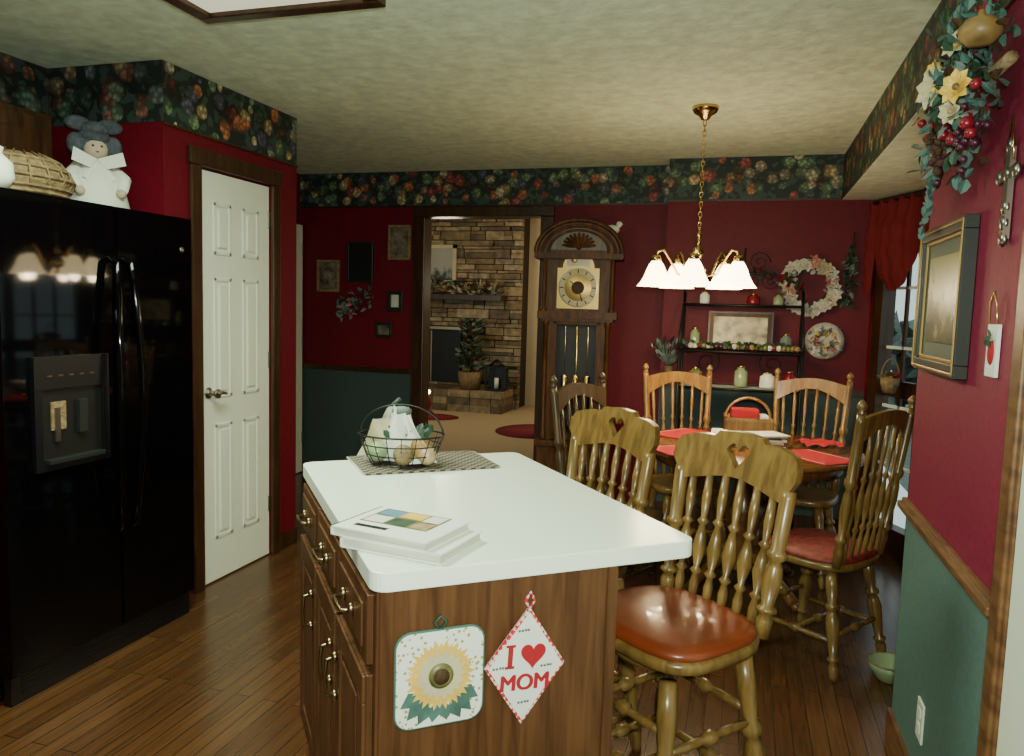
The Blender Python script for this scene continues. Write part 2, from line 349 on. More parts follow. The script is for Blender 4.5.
# doors
def panel_door(name,w,h,loc,rz):
    b=B(name); t=.035
    b.box(0,w,0,t,0.008,h,'white')
    pw=(w-.1*2-.09)/2
    for (z0,z1) in [(.22,.80),(.93,1.52),(1.63,1.88)]:
        for i in range(2):
            x=.1+i*(pw+.09)
            for q in [(x,x+pw,z0,z0+.018),(x,x+pw,z1-.018,z1),(x,x+.018,z0,z1),(x+pw-.018,x+pw,z0,z1)]:
                b.box(q[0],q[1],-.006,0,q[2],q[3],'white')
            b.box(x+.035,x+pw-.035,-.009,0,z0+.035,z1-.035,'white')
    T=Matrix.Translation((.055,0,.96))@Matrix.Rotation(PI/2,4,'X')
    b.lathe([(.028,0),(.028,.008),(.012,.012),(.012,.04),(.022,.05),(.024,.062),(.0,.07)],'steel',T=T,n=16)
    b.tube([(.055,-.05,.96),(.09,-.055,.962),(.13,-.05,.955)],.008,'steel')
    for z in (.25,1.05,1.8): b.box(w-.012,w+.006,-.006,.01,z,z+.09,'steel')
    return b.done(loc,rz,bevel=.004)
panel_door('door_1',.556,2.02,(PX-.004,3.049,0),PI/2)
panel_door('door_2',.7,2.03,(-3.455,4.8,0),PI/2)
one('patio_ground',(1.6,12,-2,16,-.25,-.15),'greyl')
b=B('garden_hedge')
for i in range(900):
    p=(random.uniform(1.7,7),random.uniform(11.5,12.5),random.uniform(-.1,1.3)); b.leaf(p,(random.uniform(-1,1),random.uniform(-1,1),random.uniform(-.2,1)),.4,.14,'greyl')
b.done()
b=B('window_valance')
def val(u,v):
    x=.03+u*1.22; s2=abs(math.sin((u*1.25-.06)*PI/.42)); 
    bot=1.80-.22*s2**.8
    if u<.05: bot=1.50+u*2.5
    z=2.13*(1-v)+bot*v
    return (x,-.06-.016*math.sin(u*80)*(1-.6*v)-.06*math.sin(v*PI)*s2-.008*math.sin(v*24)*s2,z)
b.grid(val,140,26,'redcurt')
b.cyl((.03,-.06,2.12),(1.28,-.06,2.12),.014,'trim'); b.ball((1.29,-.06,2.12),.03,'trim')
for x in (.05,1.2): b.box(x-.01,x+.01,-.06,0,2.11,2.13,'trim')
b.done(BW,BR)
b=B('hanging_garland')
for i in range(80):
    z=random.uniform(1.50,1.88); b.leaf((.635+random.uniform(-.03,.01),5.28+random.uniform(-.03,.02),z),(random.uniform(-.8,.3),random.uniform(-1,.1),random.uniform(-1,.2)),.055,.015,random.choice(['green','green','greyl']))
b.tube([(.635,5.29,1.95),(.64,5.285,1.75),(.635,5.29,1.48)],.006,'brown'); b.done()

# ------------------------------------------------------------ refrigerator
b=B('refrigerator')
b.box(-3.08,-2.37,1.90,2.80,.02,1.74,'black')
ym=2.385
for (a,c) in [(1.90,ym-.004),(ym+.004,2.80)]: b.box(-2.365,-2.31,a,c,.11,1.755,'black')
b.box(-2.365,-2.33,1.91,2.79,0,.10,'blackm')
for i in range(5): b.box(-2.335,-2.325,1.95,2.75,.03+i*.014,.036+i*.014,'blackm')
for yy,sg in ((ym-.035,-1),(ym+.035,1)):
    pts=[(-2.31,yy,.50)]+[(-2.275+.03*math.sin(PI*t/12),yy+sg*0.02*(math.sin(PI*t/12)),.52+1.02*t/12) for t in range(13)]+[(-2.31,yy,1.56)]
    b.tube(pts,.014,'black',10)
# dispenser: raised bezel around a dark recess
b.box(-2.312,-2.304,2.02,2.30,.82,1.18,'fire')
for q in ((2.0,2.32,1.085,1.20),(2.0,2.32,.80,.83),(2.0,2.03,.83,1.085),(2.29,2.32,.83,1.085)): b.box(-2.312,-2.292,q[0],q[1],q[2],q[3],'blackm')
b.box(-2.304,-2.275,2.04,2.28,.825,.84,'grey')
for i in range(5): b.box(-2.292,-2.290,2.05+i*.045,2.07+i*.045,1.13,1.136,'abrass')
b.box(-2.304,-2.297,2.07,2.13,.94,1.04,'wick'); b.box(-2.302,-2.290,2.08,2.10,.90,1.02,'steel'); b.box(-2.304,-2.288,2.18,2.215,.92,1.04,'grey')
b.ball((-2.308,2.74,1.62),.013,'steel',sc=(.3,1,1))
b.done(bevel=.006)
b=B('upper_cabinet'); b.box(-3.09,-2.84,1.2,2.60,1.80,2.165,'trim'); 
for a in (1.22,1.68,2.14): b.box(-2.84,-2.822,a,a+.44,1.83,2.14,'trim'); b.box(-2.822,-2.815,a+.06,a+.38,1.89,2.08,'trim')
b.done(bevel=.004)
b=B('wicker_basket')
b.lathe([(.0,0),(.13,0),(.18,.03),(.20,.07),(.205,.085),(.19,.09),(.185,.12),(.15,.155),(.08,.175),(0,.18)],'wick',n=30,sx=.7,sy=1)
for z,r in ((.03,.183),(.05,.193),(.085,.208),(.12,.188),(.15,.158)): b.tube([(.7*r*math.cos(t*PI/14),r*math.sin(t*PI/14),z) for t in range(28)],.006,'wick',6,True)
for i in range(18):
    a=2*PI*i/18; b.tube([(.7*r*math.cos(a),r*math.sin(a),z) for r,z in ((.19,.05),(.21,.085),(.19,.12),(.155,.155),(.09,.178))],.004,'wick',5)
b.done((-2.60,2.23,1.757))
b=B('cloth_doll')
b.lathe([(0,0),(.12,0),(.13,.02),(.115,.08),(.085,.15),(.05,.20),(.03,.22)],'whitec',n=20)
b.ball((.01,0,.255),.050,'skin',14); b.ball((-.015,0,.275),.07,'greyf',16,(.9,1.1,1)); b.ball((-.01,0,.335),.045,'greyf',12,(1.2,1.3,.8)); b.ball((.03,0,.30),.035,'greyf',10,(.8,1.5,.7))
for sg in (-1,1):
    b.ball((0,sg*.07,.27),.035,'greyf',10,(.8,1,1.3)); b.ball((-.01,sg*.06,.355),.034,'greyf',10,(.7,1.5,.9))
    b.tube([(0,sg*.05,.19),(.05,sg*.10,.13),(.10,sg*.08,.08)],[.028,.03,.022],'whitec'); b.ball((.105,sg*.075,.07),.02,'skin',8)
    b.ball((.056,sg*.016,.262),.005,'fire',6)
    b.add([(.05,0,.21),(.075,sg*.09,.245),(.09,sg*.10,.19),(.07,sg*.03,.17)],[(0,1,2,3)],'whitec')
    b.add([(.055,0,.205),(.09,sg*.06,.13),(.085,sg*.015,.10)],[(0,1,2)],'whitec')
    b.ball((.06,sg*.04,.008),.03,'greyf',8,(1.5,1,.6))
b.ball((.058,0,.238),.005,'berry',6,(1,1.5,.5))
b.done((-2.62,2.60,1.765),-.6)
b=B('white_pitcher')
b.lathe([(0,0),(.06,0),(.085,.04),(.08,.09),(.05,.12),(.055,.14),(.048,.14),(.042,.12),(0,.1)],'white',n=20)
b.tube([(0,-.06,.12),(0,-.11,.10),(0,-.11,.06),(0,-.075,.03)],.008,'white'); b.done((-2.42,1.95,1.757))

# ceiling light
b=B('ceiling_light'); xa,xb,ya,yb=-1.83,-1.15,1.1,2.31
for q in [(xa,xb,ya,ya+.05),(xa,xb,yb-.05,yb),(xa,xa+.05,ya+.05,yb-.05),(xb-.05,xb,ya+.05,yb-.05)]:
    b.box(q[0],q[1],q[2],q[3],2.36,CZ-.001,'trim')
b.box(xa+.05,xb-.05,ya+.05,yb-.05,2.375,2.40,'lens'); b.done(bevel=.004)

# ------------------------------------------------------------ island
IA=(-.628,1.236,0); IR=.6817
def rrect(x0,x1,y0,y1,r,n=6):
    p=[]
    for cx,cy,a0 in ((x1-r,y0+r,-PI/2),(x1-r,y1-r,0),(x0+r,y1-r,PI/2),(x0+r,y0+r,PI)):
        for i in range(n+1):
            a=a0+PI/2*i/n; p.append((cx+r*math.cos(a),cy+r*math.sin(a)))
    return p
b=B('kitchen_island')
b.prism(rrect(0,.72,0,1.05,.035),.882,.92,'counter')
b.box(.02,.525,.02,1.03,.10,.882,'cab'); b.box(.08,.50,.05,1.0,0,.10,'blackm')
b.box(.012,.02,.02,.06,.1,.882,'cab'); b.box(.018,.045,.014,.02,.1,.882,'cab'); b.box(.505,.53,.014,.02,.1,.882,'cab')
for i in range(3):
    v0=.045+i*.325; v1=v0+.31
    b.box(0.0,.02,v0,v1,.725,.865,'cab'); b.box(-.006,0,v0+.03,v1-.03,.75,.84,'cab')
    b.box(0.0,.02,v0,v1,.13,.705,'cab')
    for q in [(v0,v1,.13,.185),(v0,v1,.65,.705),(v0,v0+.055,.185,.65),(v1-.055,v1,.185,.65)]: b.box(-.008,0,q[0],q[1],q[2],q[3],'cab')
    b.box(-.006,0,v0+.075,v1-.075,.205,.63,'cab')
    c=(v0+v1)/2
    b.tube([(-.006,c-.045,.795),(-.030,c-.04,.795),(-.033,c,.795),(-.030,c+.04,.795),(-.006,c+.045,.795)],.0045,'abrass')
    for e in (-.045,.045): b.ball((-.010,c+e,.795),.009,'abrass',10,(1,1,1.6))
    hv=[v1-.03,v0+.03,v0+.03][i]
    b.tube([(-.008,hv,.53),(-.032,hv,.535),(-.036,hv,.575),(-.032,hv,.615),(-.008,hv,.62)],.0045,'abrass')
    for e in (.53,.62): b.ball((-.014,hv,e),.009,'abrass',10,(1,1.3,1.3))
b.done(IA,IR,bevel=.003)
FV=.0105
Tf=lambda u,z:Matrix.Translation((u,FV,z))@Matrix.Rotation(PI/2,4,'X')
b=B('sunflower_pot_holder'); T=Tf(.135,.70)
ring=rrect(-.088,.088,-.095,.095,.03)
b.prism(ring,0,.008,'dots',T)
b.tube([T@Vector((x,y,.005)) for x,y in ring],.0035,'edge',6,True)
for a in (-2.75,-2.45,-2.1,-1.75,-1.4,-1.05,-.7,-.4):
    x,y=.04*math.cos(a),.04*math.sin(a)-.008; ex,ey=.092*math.cos(a)*.93,max(-.088,.1*math.sin(a)-.012)
    nx,ny=-math.sin(a)*.016,math.cos(a)*.016; mx_,my_=(x+ex)/2,(y+ey)/2
    b.add([(x,y,.0088),(mx_+nx,my_+ny,.009),(ex,ey,.0088),(mx_-nx,my_-ny,.009)],[(0,3,2,1)],'teall',False,T)
for l,(R,kk) in enumerate([(.072,'yel'),(.066,'yel'),(.052,'creamf')]):
    for i in range(18):
        a=2*PI*(i+.5*l)/18; c_,s_=math.cos(a),math.sin(a); z=.0095+.0012*l
        b.add([(0,0.006,z),(c_*R*.6-s_*.011,.006+s_*R*.6+c_*.011,z+.0006),(c_*R,.006+s_*R,z),(c_*R*.6+s_*.011,.006+s_*R*.6-c_*.011,z+.0006)],[(0,3,2,1)],kk,False,T)
T2=T@Matrix.Translation((0,.006,0))
b.lathe([(.025,.012),(.025,.015),(.015,.017),(0,.017)],'olivep',T=T2,n=20); b.lathe([(.016,.0171),(.016,.0185),(0,.0185)],'brown',T=T2,n=16)
b.tube([T@Vector((0,.093,.004)),T@Vector((-.012,.11,.004)),T@Vector((0,.122,.004)),T@Vector((.012,.11,.004)),T@Vector((0,.093,.004))],.004,'green',6)
b.done(IA,IR)
b=B('heart_pot_holder'); T=Tf(.315,.695)@Matrix.Rotation(math.radians(-3),4,'Z')
dia=[(0,-.122),(.088,0.0),(0,.122),(-.088,0)]
b.prism(dia,0,.007,'gingham',T); b.prism([(x*.92,y*.92) for x,y in dia],.006,.009,'paper',T)
b.tube([T@Vector((0,.12,.004)),T@Vector((-.01,.135,.004)),T@Vector((0,.152,.004)),T@Vector((.01,.135,.004)),T@Vector((0,.12,.004))],.0035,'gingham',6)
heart=[(.95*.0012*16*math.sin(t)**3,.0012*(13*math.cos(t)-5*math.cos(2*t)-2*math.cos(3*t)-math.cos(4*t))) for t in [2*PI*i/32 for i in range(32)]][::-1]
b.prism([(x*1.5+.014,y*1.5+.024) for x,y in heart],.009,.0108,'redcl',T)
b.text('I',.06,.001,T@Matrix.Translation((-.036,.022,.010)),'redcl')
for q in (.044,.0): b.box(-.046,-.026,.0+q-.002,.0+q+.003,.009,.0105,'redcl',T)
b.text('MOM',.046,.001,T@Matrix.Translation((0,-.034,.010)),'redcl')
for x,y in ((-.01,.075),(.045,-.002),(.0,-.075),(-.06,.0)): 
    for q in (-.010,-.003,.004,.010): b.lathe([(.003,.009),(.003,.0093),(0,.0093)],'greyl',o=(x+q,y+.001*(q>0),0),T=T,n=8)
b.done(IA,IR)

b=B('woven_mat'); b.prism(rrect(-.21,.21,-.135,.135,.01),0,.005,'braid')
for s_ in (-1,1):
    for i in range(26): b.box(s_*.21-.006,s_*.21+.006,-.132+i*.0103,-.127+i*.0103,.001,.004,'pages')
b.done((-.945,2.195,.921),IR)
b=B('wire_basket')
def ov(r,z,n=28): return [(r*1.15*math.cos(2*PI*i/n),r*.85*math.sin(2*PI*i/n),z) for i in range(n)]
for r,z in ((.08,.004),(.095,.035),(.105,.065),(.115,.095)): b.tube(ov(r,z),.002 if z<.09 else .003,'iron',6,True)
for i in range(18):
    a=2*PI*i/18; b.tube([(r*1.15*math.cos(a),r*.85*math.sin(a),z) for r,z in ((.03,.004),(.08,.004),(.095,.035),(.105,.065),(.115,.095))],.0016,'iron',5)
b.tube([(.13*math.cos(PI*i/14),0,.095+.09*math.sin(PI*i/14)) for i in range(15)],.003,'iron',6)
b.grid(lambda u,v:((u-.6)*.19*(1-.65*v)-.01,.03*math.sin(u*9)+.01,.02+v*.165-.03*abs(u-.5)+.008*math.sin(u*7)),14,8,'whitec')
b.grid(lambda u,v:((u-.5)*.20*(1-.8*v)+.015,-.03+.02*math.sin(u*8+v*4)-v*.01,.012+v*.15),14,8,'paper')
b.grid(lambda u,v:((u-.5)*.18*(1-.6*v)-.05,.0+.02*math.sin(u*6+v*4),.02+v*.12),12,8,'creamf')
b.ball((.06,.0,.05),.042,'orange',12); b.ball((.02,-.055,.04),.032,'wick',12); b.ball((-.07,-.02,.04),.032,'glassg',12); b.ball((.085,-.02,.035),.03,'pinkp',10)
for i in range(46): b.leaf((random.uniform(-.03,.09),random.uniform(-.04,.03),.05+random.random()*.05),(random.uniform(-1,1),random.uniform(-1,1),1),.045,.012,random.choice(['green','greyl']))
b.tube([(-.02,.02,.14),(-.03,.02,.185),(-.01,.02,.20)],.007,'green'); b.ball((.0,.0,.165),.02,'greyl',8,(1.6,1,.8))
b.done((-.985,2.12,.927),.2)
b=B('book_stack'); 
def book(cx,cy,z,w,d,t,rz,cov):
    T=Matrix.Translation((cx,cy,z))@Matrix.Rotation(rz,4,'Z')
    b.box(-w/2,w/2,-d/2,d/2,0,.003,cov,T); b.box(-w/2+.005,w/2-.004,-d/2+.004,d/2-.004,.003,t-.003,'pages',T); b.box(-w/2,w/2,-d/2,d/2,t-.003,t,cov,T); b.box(-w/2,-w/2+.004,-d/2,d/2,0,t,cov,T)
    return T
book(.015,.005,0,.235,.18,.022,-.12,'paper'); T=book(-.01,0.004,.022,.23,.175,.019,-.16,'paper')
h=.019
b.box(-.09,.075,-.025,.08,h,h+.0006,'olivep',T); b.box(-.085,-.03,.035,.075,h+.0006,h+.001,'bluep',T); b.box(.03,.07,-.02,.02,h+.0006,h+.001,'pinkp',T)
b.box(-.03,.025,.035,.075,h+.0006,h+.0011,'yel',T); b.box(-.03,.02,-.02,.025,h+.0006,h+.0011,'green',T); b.box(.03,.07,.03,.075,h+.0006,h+.001,'whitec',T); b.box(-.085,-.035,-.02,.025,h+.0006,h+.001,'whitec',T)
b.box(-.08,.0,-.06,-.045,h,h+.0004,'grey',T)
b.done((-.65,1.425,.921))

# ------------------------------------------------------------ chairs
PR_leg=[(0,.013),(.04,.016),(.12,.02),(.16,.013),(.18,.022),(.2,.022),(.22,.014),(.4,.022),(.52,.026),(.6,.02),(.63,.014),(.65,.025),(.68,.025),(.71,.016),(.85,.022),(1,.02)]
PR_sp=[(0,.008),(.15,.010),(.22,.006),(.25,.013),(.28,.006),(.42,.015),(.52,.011),(.6,.006),(.63,.013),(.66,.006),(.8,.010),(1,.007)]
PR_post=[(0,.015),(.12,.018),(.16,.012),(.18,.022),(.2,.022),(.22,.013),(.38,.021),(.48,.018),(.52,.012),(.55,.022),(.58,.022),(.6,.016),(.95,.017),(1,.015)]
PR_str=[(0,.009),(.3,.012),(.42,.009),(.45,.017),(.5,.019),(.55,.017),(.58,.009),(.7,.012),(1,.009)]
def chair(name,S,bang,hs,ht,w,cu,style):
    b=B(name); st=style=='stool'; hw=.20; dp=.185 if st else .20
    def ring(sc,z,n=40):
        o=[]
        for i in range(n):
            a=2*PI*i/n; c,s_=math.cos(a),math.sin(a)
            x=abs(c)**.6*(1 if c>0 else -1)*hw*(1.04-.08*(s_))*sc; y=abs(s_)**.6*(1 if s_>0 else -1)*dp*sc
            o.append((x,y,z))
        return o
    def rings(L,k):
        n=40; vs=[p for sc,z in L for p in ring(sc,z)]
        fs=[(i*n+j,i*n+(j+1)%n,(i+1)*n+(j+1)%n,(i+1)*n+j) for i in range(len(L)-1) for j in range(n)]
        fs.append(tuple(range(n))[::-1]); fs.append(tuple((len(L)-1)*n+j for j in range(n)))
        b.add(vs,fs,k,True)
    if cu:
        rings([(.94,hs-.045),(1,hs-.038),(1.01,hs-.02),(.98,hs-.012)],w)
        rings([(.95,hs-.014),(.985,hs-.004),(.95,hs+.008),(.8,hs+.016),(.4,hs+.02)],cu)
    else: rings([(.92,hs-.04),(1,hs-.03),(1,hs-.01),(.96,hs),(.8,hs-.004),(.4,hs-.01)],w)
    top=hs-.045; L={}
    if st:
        b.lathe([(.10,top-.035),(.15,top-.03),(.15,top-.008),(.1,top)],w,n=24); top-=.03
    for sx in (-1,1):
        for sy in (-1,1):
            a=(sx*.19,sy*.18+(.02 if sy>0 else 0),0); c=(sx*.135,sy*.13,top); L[sx,sy]=(a,c); b.turned(a,c,PR_leg,w,12,1.1)
    def s_(p,q,t): b.turned(lerp(L[p][0],L[p][1],t),lerp(L[q][0],L[q][1],t),PR_str,w,10)
    for t in ((.22,.45,.7) if st else (.35,)):
        s_((-1,-1),(-1,1),t); s_((1,-1),(1,1),t)
    for t in ((.3,.55,.78) if st else (.5,)): s_((-1,-1),(1,-1),t)
    s_((-1,1),(1,1),.4)
    if st: s_((-1,1),(1,1),.75)
    if not st: b.turned(lerp(lerp(*L[-1,-1],.35),lerp(*L[-1,1],.35),.5),lerp(lerp(*L[1,-1],.35),lerp(*L[1,1],.35),.5),PR_str,w,10)
    yb0,yb1=(.155 if st else .165),.25
    heart=style in('stool','heart')
    ch=.145 if heart else .10
    zb=ht-ch
    def Y(z): return yb0+(yb1-yb0)*(z-hs)/(ht-hs)
    for sx in (-1,1):
        p0=(sx*.165,yb0,hs-.02); 
        if heart: b.turned(p0,(sx*.180,Y(zb+.02)-.014,zb+.03),PR_post,w,12,1.15)
        else:
            p1=(sx*.195,Y(ht)-.01,ht+.005); b.turned(p0,p1,PR_post,w,12,1.05)
            b.lathe([(.014,0),(.02,.006),(.009,.014),(.018,.026),(.019,.036),(.01,.05),(0,.058)],w,o=p1,n=12)
    W=.205 if heart else .185
    N=52
    def topz(x):
        q=abs(x)/W
        if heart:
            if q<.34: return ht+.003*math.cos(q*8)
            if q<.44: return ht-.018*math.sin((q-.34)/.10*PI/2)
            if q<.9: return ht-.018+.006*math.sin((q-.44)/.46*PI)-.012*((q-.44)/.46)
            return ht-.03-.035*((q-.9)/.1)**2
        return ht+.03*math.cos(q*PI/2)-.015
    def botz(x):
        q=abs(x)/W
        if heart: return zb+.016*math.cos(q*PI*1.0)+.012+(.0 if q<.8 else (q-.8)*.30)
        return zb-.02+.075*math.cos(q*PI/2)
    hr=.036; hzc=ht-.062
    def hole(x):
        q=abs(x)/hr
        if q>=1: return None
        up=hzc+hr*.35+hr*.62*math.sqrt(max(0,1-(abs(q-.5)/.5)**2))*.9; lo=hzc+hr*.35-hr*1.25*(1-q)**.9
        return lo,up
    vs=[];fs=[];th=.011
    def strip(x0,x1,l0,u0,l1,u1):
        K=len(vs)
        for x,l,u in((x0,l0,u0),(x1,l1,u1)):
            for z in (l,u):
                yc=Y(z)-.55*x*x
                vs.append((x,yc-th,z)); vs.append((x,yc+th,z))
        for f in ((0,4,6,2),(1,3,7,5),(2,6,7,3),(0,1,5,4)): fs.append(tuple(K+j for j in f))
        return K
    xs=[-W+2*W*i/N for i in range(N+1)]
    for i in range(N):
        a,c=xs[i],xs[i+1]; ha=hole(a) if heart else None; hc=hole(c) if heart else None
        m_=(a+c)/2
        if heart and abs(m_)<hr and (ha or hc):
            ha=ha or (hzc+hr*.35,)*2; hc=hc or (hzc+hr*.35,)*2
            strip(a,c,botz(a),ha[0],botz(c),hc[0]); strip(a,c,ha[1],topz(a),hc[1],topz(c))
        else: K=strip(a,c,botz(a),topz(a),botz(c),topz(c))
        if i==0: fs.append((K+0,K+2,K+3,K+1))
        if i==N-1: fs.append((K+4,K+5,K+7,K+6))
    b.add(vs,fs,w,False)
    ns=6
    for i in range(ns):
        f=(i-(ns-1)/2)/((ns-1)/2); x0=f*.125; x1=f*(.135 if heart else .15)
        b.turned((x0,yb0+.005,hs-.015),(x1,Y(zb)-.55*x1*x1,botz(x1)+.006),PR_sp,w,10,1.3 if heart else 1)
    return b.done((S[0],S[1],0),bang-PI/2)
chair('bar_stool',(-.143,1.925),R_(50),.64,1.10,'oakg','leather','stool')
chair('bar_stool',(-.53,2.34),R_(52),.64,1.09,'oakg','leather','stool')
chair('dining_chair',(-.547,3.58),R_(154),.46,1.04,'oakd',None,'arch')
chair('dining_chair',(-.27,4.40),R_(112),.46,1.05,'oak',None,'arch')
chair('dining_chair',(.33,4.40),R_(75),.46,1.05,'oak',None,'arch')
chair('dining_chair',(.36,3.385),R_(-36),.46,1.05,'oakg','redseat','arch')

# ------------------------------------------------------------ table
TC=(.05,4.06)
b=B('dining_table')
b.lathe([(0,.715),(.5,.715),(.555,.725),(.56,.737),(.55,.75),(0,.75)],'table',n=48)
b.lathe([(.46,.66),(.46,.716)],'table',n=40)
b.lathe([(.06,.09),(.09,.12),(.07,.18),(.05,.25),(.09,.35),(.10,.42),(.06,.5),(.05,.55),(.09,.62),(.16,.67),(.16,.716)],'table',n=24)
for i in range(4):
    a=PI/4+i*PI/2; c,s_=math.cos(a),math.sin(a)
    b.tube([(c*.04,s_*.04,.18),(c*.15,s_*.15,.17),(c*.28,s_*.28,.09),(c*.36,s_*.36,.035)],[.035,.035,.028,.03],'table',8); b.ball((c*.37,s_*.37,.025),.025,'table',8)
b.done((TC[0],TC[1],0))
def onT(x,y): return (x,y,.751)
for (x,y,r) in ((.36,3.84,-.85),(-.28,4.26,1.0),(-.22,3.76,.6)):
    b=B('placemat'); b.prism(rrect(-.17,.17,-.12,.12,.02),0,.004,'redcl'); 
    for q in ((-.155,.155,-.108,-.102),(-.155,.155,.102,.108)): b.box(q[0],q[1],q[2],q[3],.004,.0046,'creamf')
    b.done(onT(x,y),r)
b=B('red_cloth_napkin')
b.grid(lambda u,v:((u-.5)*.20,(v-.5)*.16,.006+.014*abs(math.sin(u*7+v*3))+.008*math.sin(v*9)**2),16,12,'redcl'); b.done(onT(.40,4.20),.4)
b=B('magazine_stack')
z=0
for i,(c,t) in enumerate([('paper',.008),('grey',.008),('pinkp',.01),('paper',.012),('dkframe',.006),('pinkp',.008),('paper',.006)]):
    T=Matrix.Translation((random.uniform(-.015,.015),random.uniform(-.015,.015),z))@Matrix.Rotation(random.uniform(-.3,.3),4,'Z'); b.box(-.12,.12,-.08,.08,0,t,c,T); z+=t+.0005
b.done(onT(.10,4.07),.4)
b=B('handled_wooden_basket')
b.prism(rrect(-.12,.12,-.09,.09,.02),0,.008,'oak')
for q in [(-.12,.12,-.09,-.08),(-.12,.12,.08,.09),(-.12,-.11,-.08,.08),(.11,.12,-.08,.08)]:
    b.box(q[0],q[1],q[2],q[3],.005,.11,'oak')
for s_ in (-1,1): b.box(-.123,.123,s_*.088-.006,s_*.088+.006,.09,.11,'oak')
b.tube([(.12*math.cos(PI*i/14),0,.09+.12*math.sin(PI*i/14)) for i in range(15)],.009,'oak',6)
b.box(-.09,.05,-.06,.06,.03,.15,'redcl'); b.box(.055,.10,-.07,.06,.02,.12,'paper')
b.done(onT(.05,4.35),.1)
b=B('candle_cup')
b.lathe([(0,0),(.03,0),(.035,.03),(.03,.07),(.027,.07),(.025,.01),(0,.01)],'paper',n=16); b.done(onT(-.10,4.06))

# ------------------------------------------------------------ chandelier
b=B('chandelier'); cx,cy=-.24,4.02
b.lathe([(.0,2.375),(.02,2.378),(.03,2.395),(.055,2.41),(.065,2.425),(.065,CZ)],'brass',o=(cx,cy,0),n=24)
z=2.375; i=0
while z>1.83:
    pts=[(.008*math.cos(2*PI*k/10),0,.017*math.sin(2*PI*k/10)) for k in range(10)]
    if i%2: pts=[(y,x,zz) for x,y,zz in pts]
    b.tube([(cx+p[0],cy+p[1],z-.014+p[2]) for p in pts],.0025,'brass',5,True); z-=.025; i+=1
b.lathe([(0,1.545),(.012,1.55),(.018,1.57),(.008,1.585),(.03,1.60),(.042,1.63),(.03,1.66),(.014,1.67),(.02,1.70),(.028,1.72),(.012,1.75),(.010,1.79),(.018,1.80),(.006,1.83),(0,1.835)],'brass',o=(cx,cy,0),n=20)
lamps=[]
for k in range(5):
    a=R_(-20)+2*PI*k/5; c,s_=math.cos(a),math.sin(a)
    P=lambda r,z:(cx+c*r,cy+s_*r,z)
    b.tube([P(.02,1.64),P(.06,1.60),P(.10,1.61),P(.14,1.68),P(.175,1.73),P(.205,1.72),P(.21,1.69)],.006,'brass',8)
    b.lathe([(.02,1.70),(.024,1.69),(.026,1.675),(.02,1.665)],'brass',o=(cx+c*.21,cy+s_*.21,0),n=14)
    b.lathe([(.024,1.672),(.036,1.655),(.048,1.63),(.058,1.60),(.074,1.57),(.094,1.545),(.091,1.545),(.070,1.572),(.054,1.602),(.044,1.632),(.022,1.668)],'shade',o=(cx+c*.21,cy+s_*.21,0),n=24)
    b.ball((cx+c*.21,cy+s_*.21,1.60),.024,'bulb',10,(1,1,1.3))
    lamps.append((cx+c*.21,cy+s_*.21,1.535))
b.done()

# ------------------------------------------------------------ grandfather clock
b=B('grandfather_clock')
b.box(-.27,.27,-.13,.13,0,.10,'walnut'); b.box(-.25,.25,-.115,.12,.10,.46,'walnut'); b.box(-.27,.27,-.13,.13,.45,.49,'walnut')
b.box(-.16,.16,-.125,-.115,.16,.40,'walnut'); 
b.box(-.21,.21,-.0,.11,.49,1.36,'walnut')
for s_ in (-1,1):
    b.box(s_*.19-.03,s_*.19+.03,-.10,.0,.49,1.36,'walnut'); b.turned((s_*.215,-.105,.50),(s_*.215,-.105,1.34),[(0,.022),(.05,.022),(.06,.015),(.5,.018),(.94,.015),(.95,.022),(1,.022)],'walnut')
    b.box(s_*.15-.012,s_*.15+.012,-.105,-.09,.52,1.34,'walnut')
b.box(-.16,.16,-.105,-.09,.50,.54,'walnut'); b.box(-.16,.16,-.105,-.09,1.31,1.35,'walnut')
b.box(-.155,.155,-.01,.0,.52,1.33,'fire')
for x in (-.08,0,.08): b.cyl((x,-.05,.72),(x,-.05,.95),.022,'brass'); b.cyl((x,-.05,.95),(x,-.05,1.34),.0025,'brass',6)
b.cyl((0,-.03,.62),(0,-.03,1.34),.006,'brass',6); b.lathe([(0,0),(.06,0),(.065,.006),(.06,.012),(0,.014)],'brass',T=Matrix.Translation((0,-.03,.60))@Matrix.Rotation(PI/2,4,'X'),n=24)
b.box(-.275,.275,-.135,.13,1.35,1.40,'walnut'); b.box(-.25,.25,-.125,.12,1.33,1.35,'walnut')
b.box(-.245,.245,-.10,.12,1.40,1.80,'walnut')
for s_ in (-1,1): b.turned((s_*.235,-.115,1.40),(s_*.235,-.115,1.80),[(0,.022),(.06,.022),(.08,.013),(.5,.017),(.92,.013),(.94,.022),(1,.022)],'walnut')
pl=[(-.145,1.42),(.145,1.42),(.145,1.70)]+[(.11*math.cos(a),1.70+.11*math.sin(a)) for a in [PI*i/12 for i in range(13)]]+[(-.145,1.70)]
T=Matrix.Translation((0,-.10,0))@Matrix.Rotation(PI/2,4,'X')
b.prism(pl,0,.006,'gold',T)
Td=Matrix.Translation((0,-.106,1.565))@Matrix.Rotation(PI/2,4,'X')
b.lathe([(.135,0),(.135,.006),(.095,.006),(.095,.003),(0,.003)],'steel',T=Td,n=36)
b.lathe([(.13,.006),(.13,.0075),(.096,.0075)],'creamf',T=Td,n=36)
b.lathe([(.093,.0076),(.093,.008),(0,.008)],'gold',T=Td,n=24); b.lathe([(.045,.008),(.045,.0085),(0,.0085)],'brown',T=Td,n=24)
for i in range(12):
    a=PI*i/6; b.box(-.004,.004,.100,.126,.0075,.009,'fire',Td@Matrix.Rotation(a,4,'Z'))
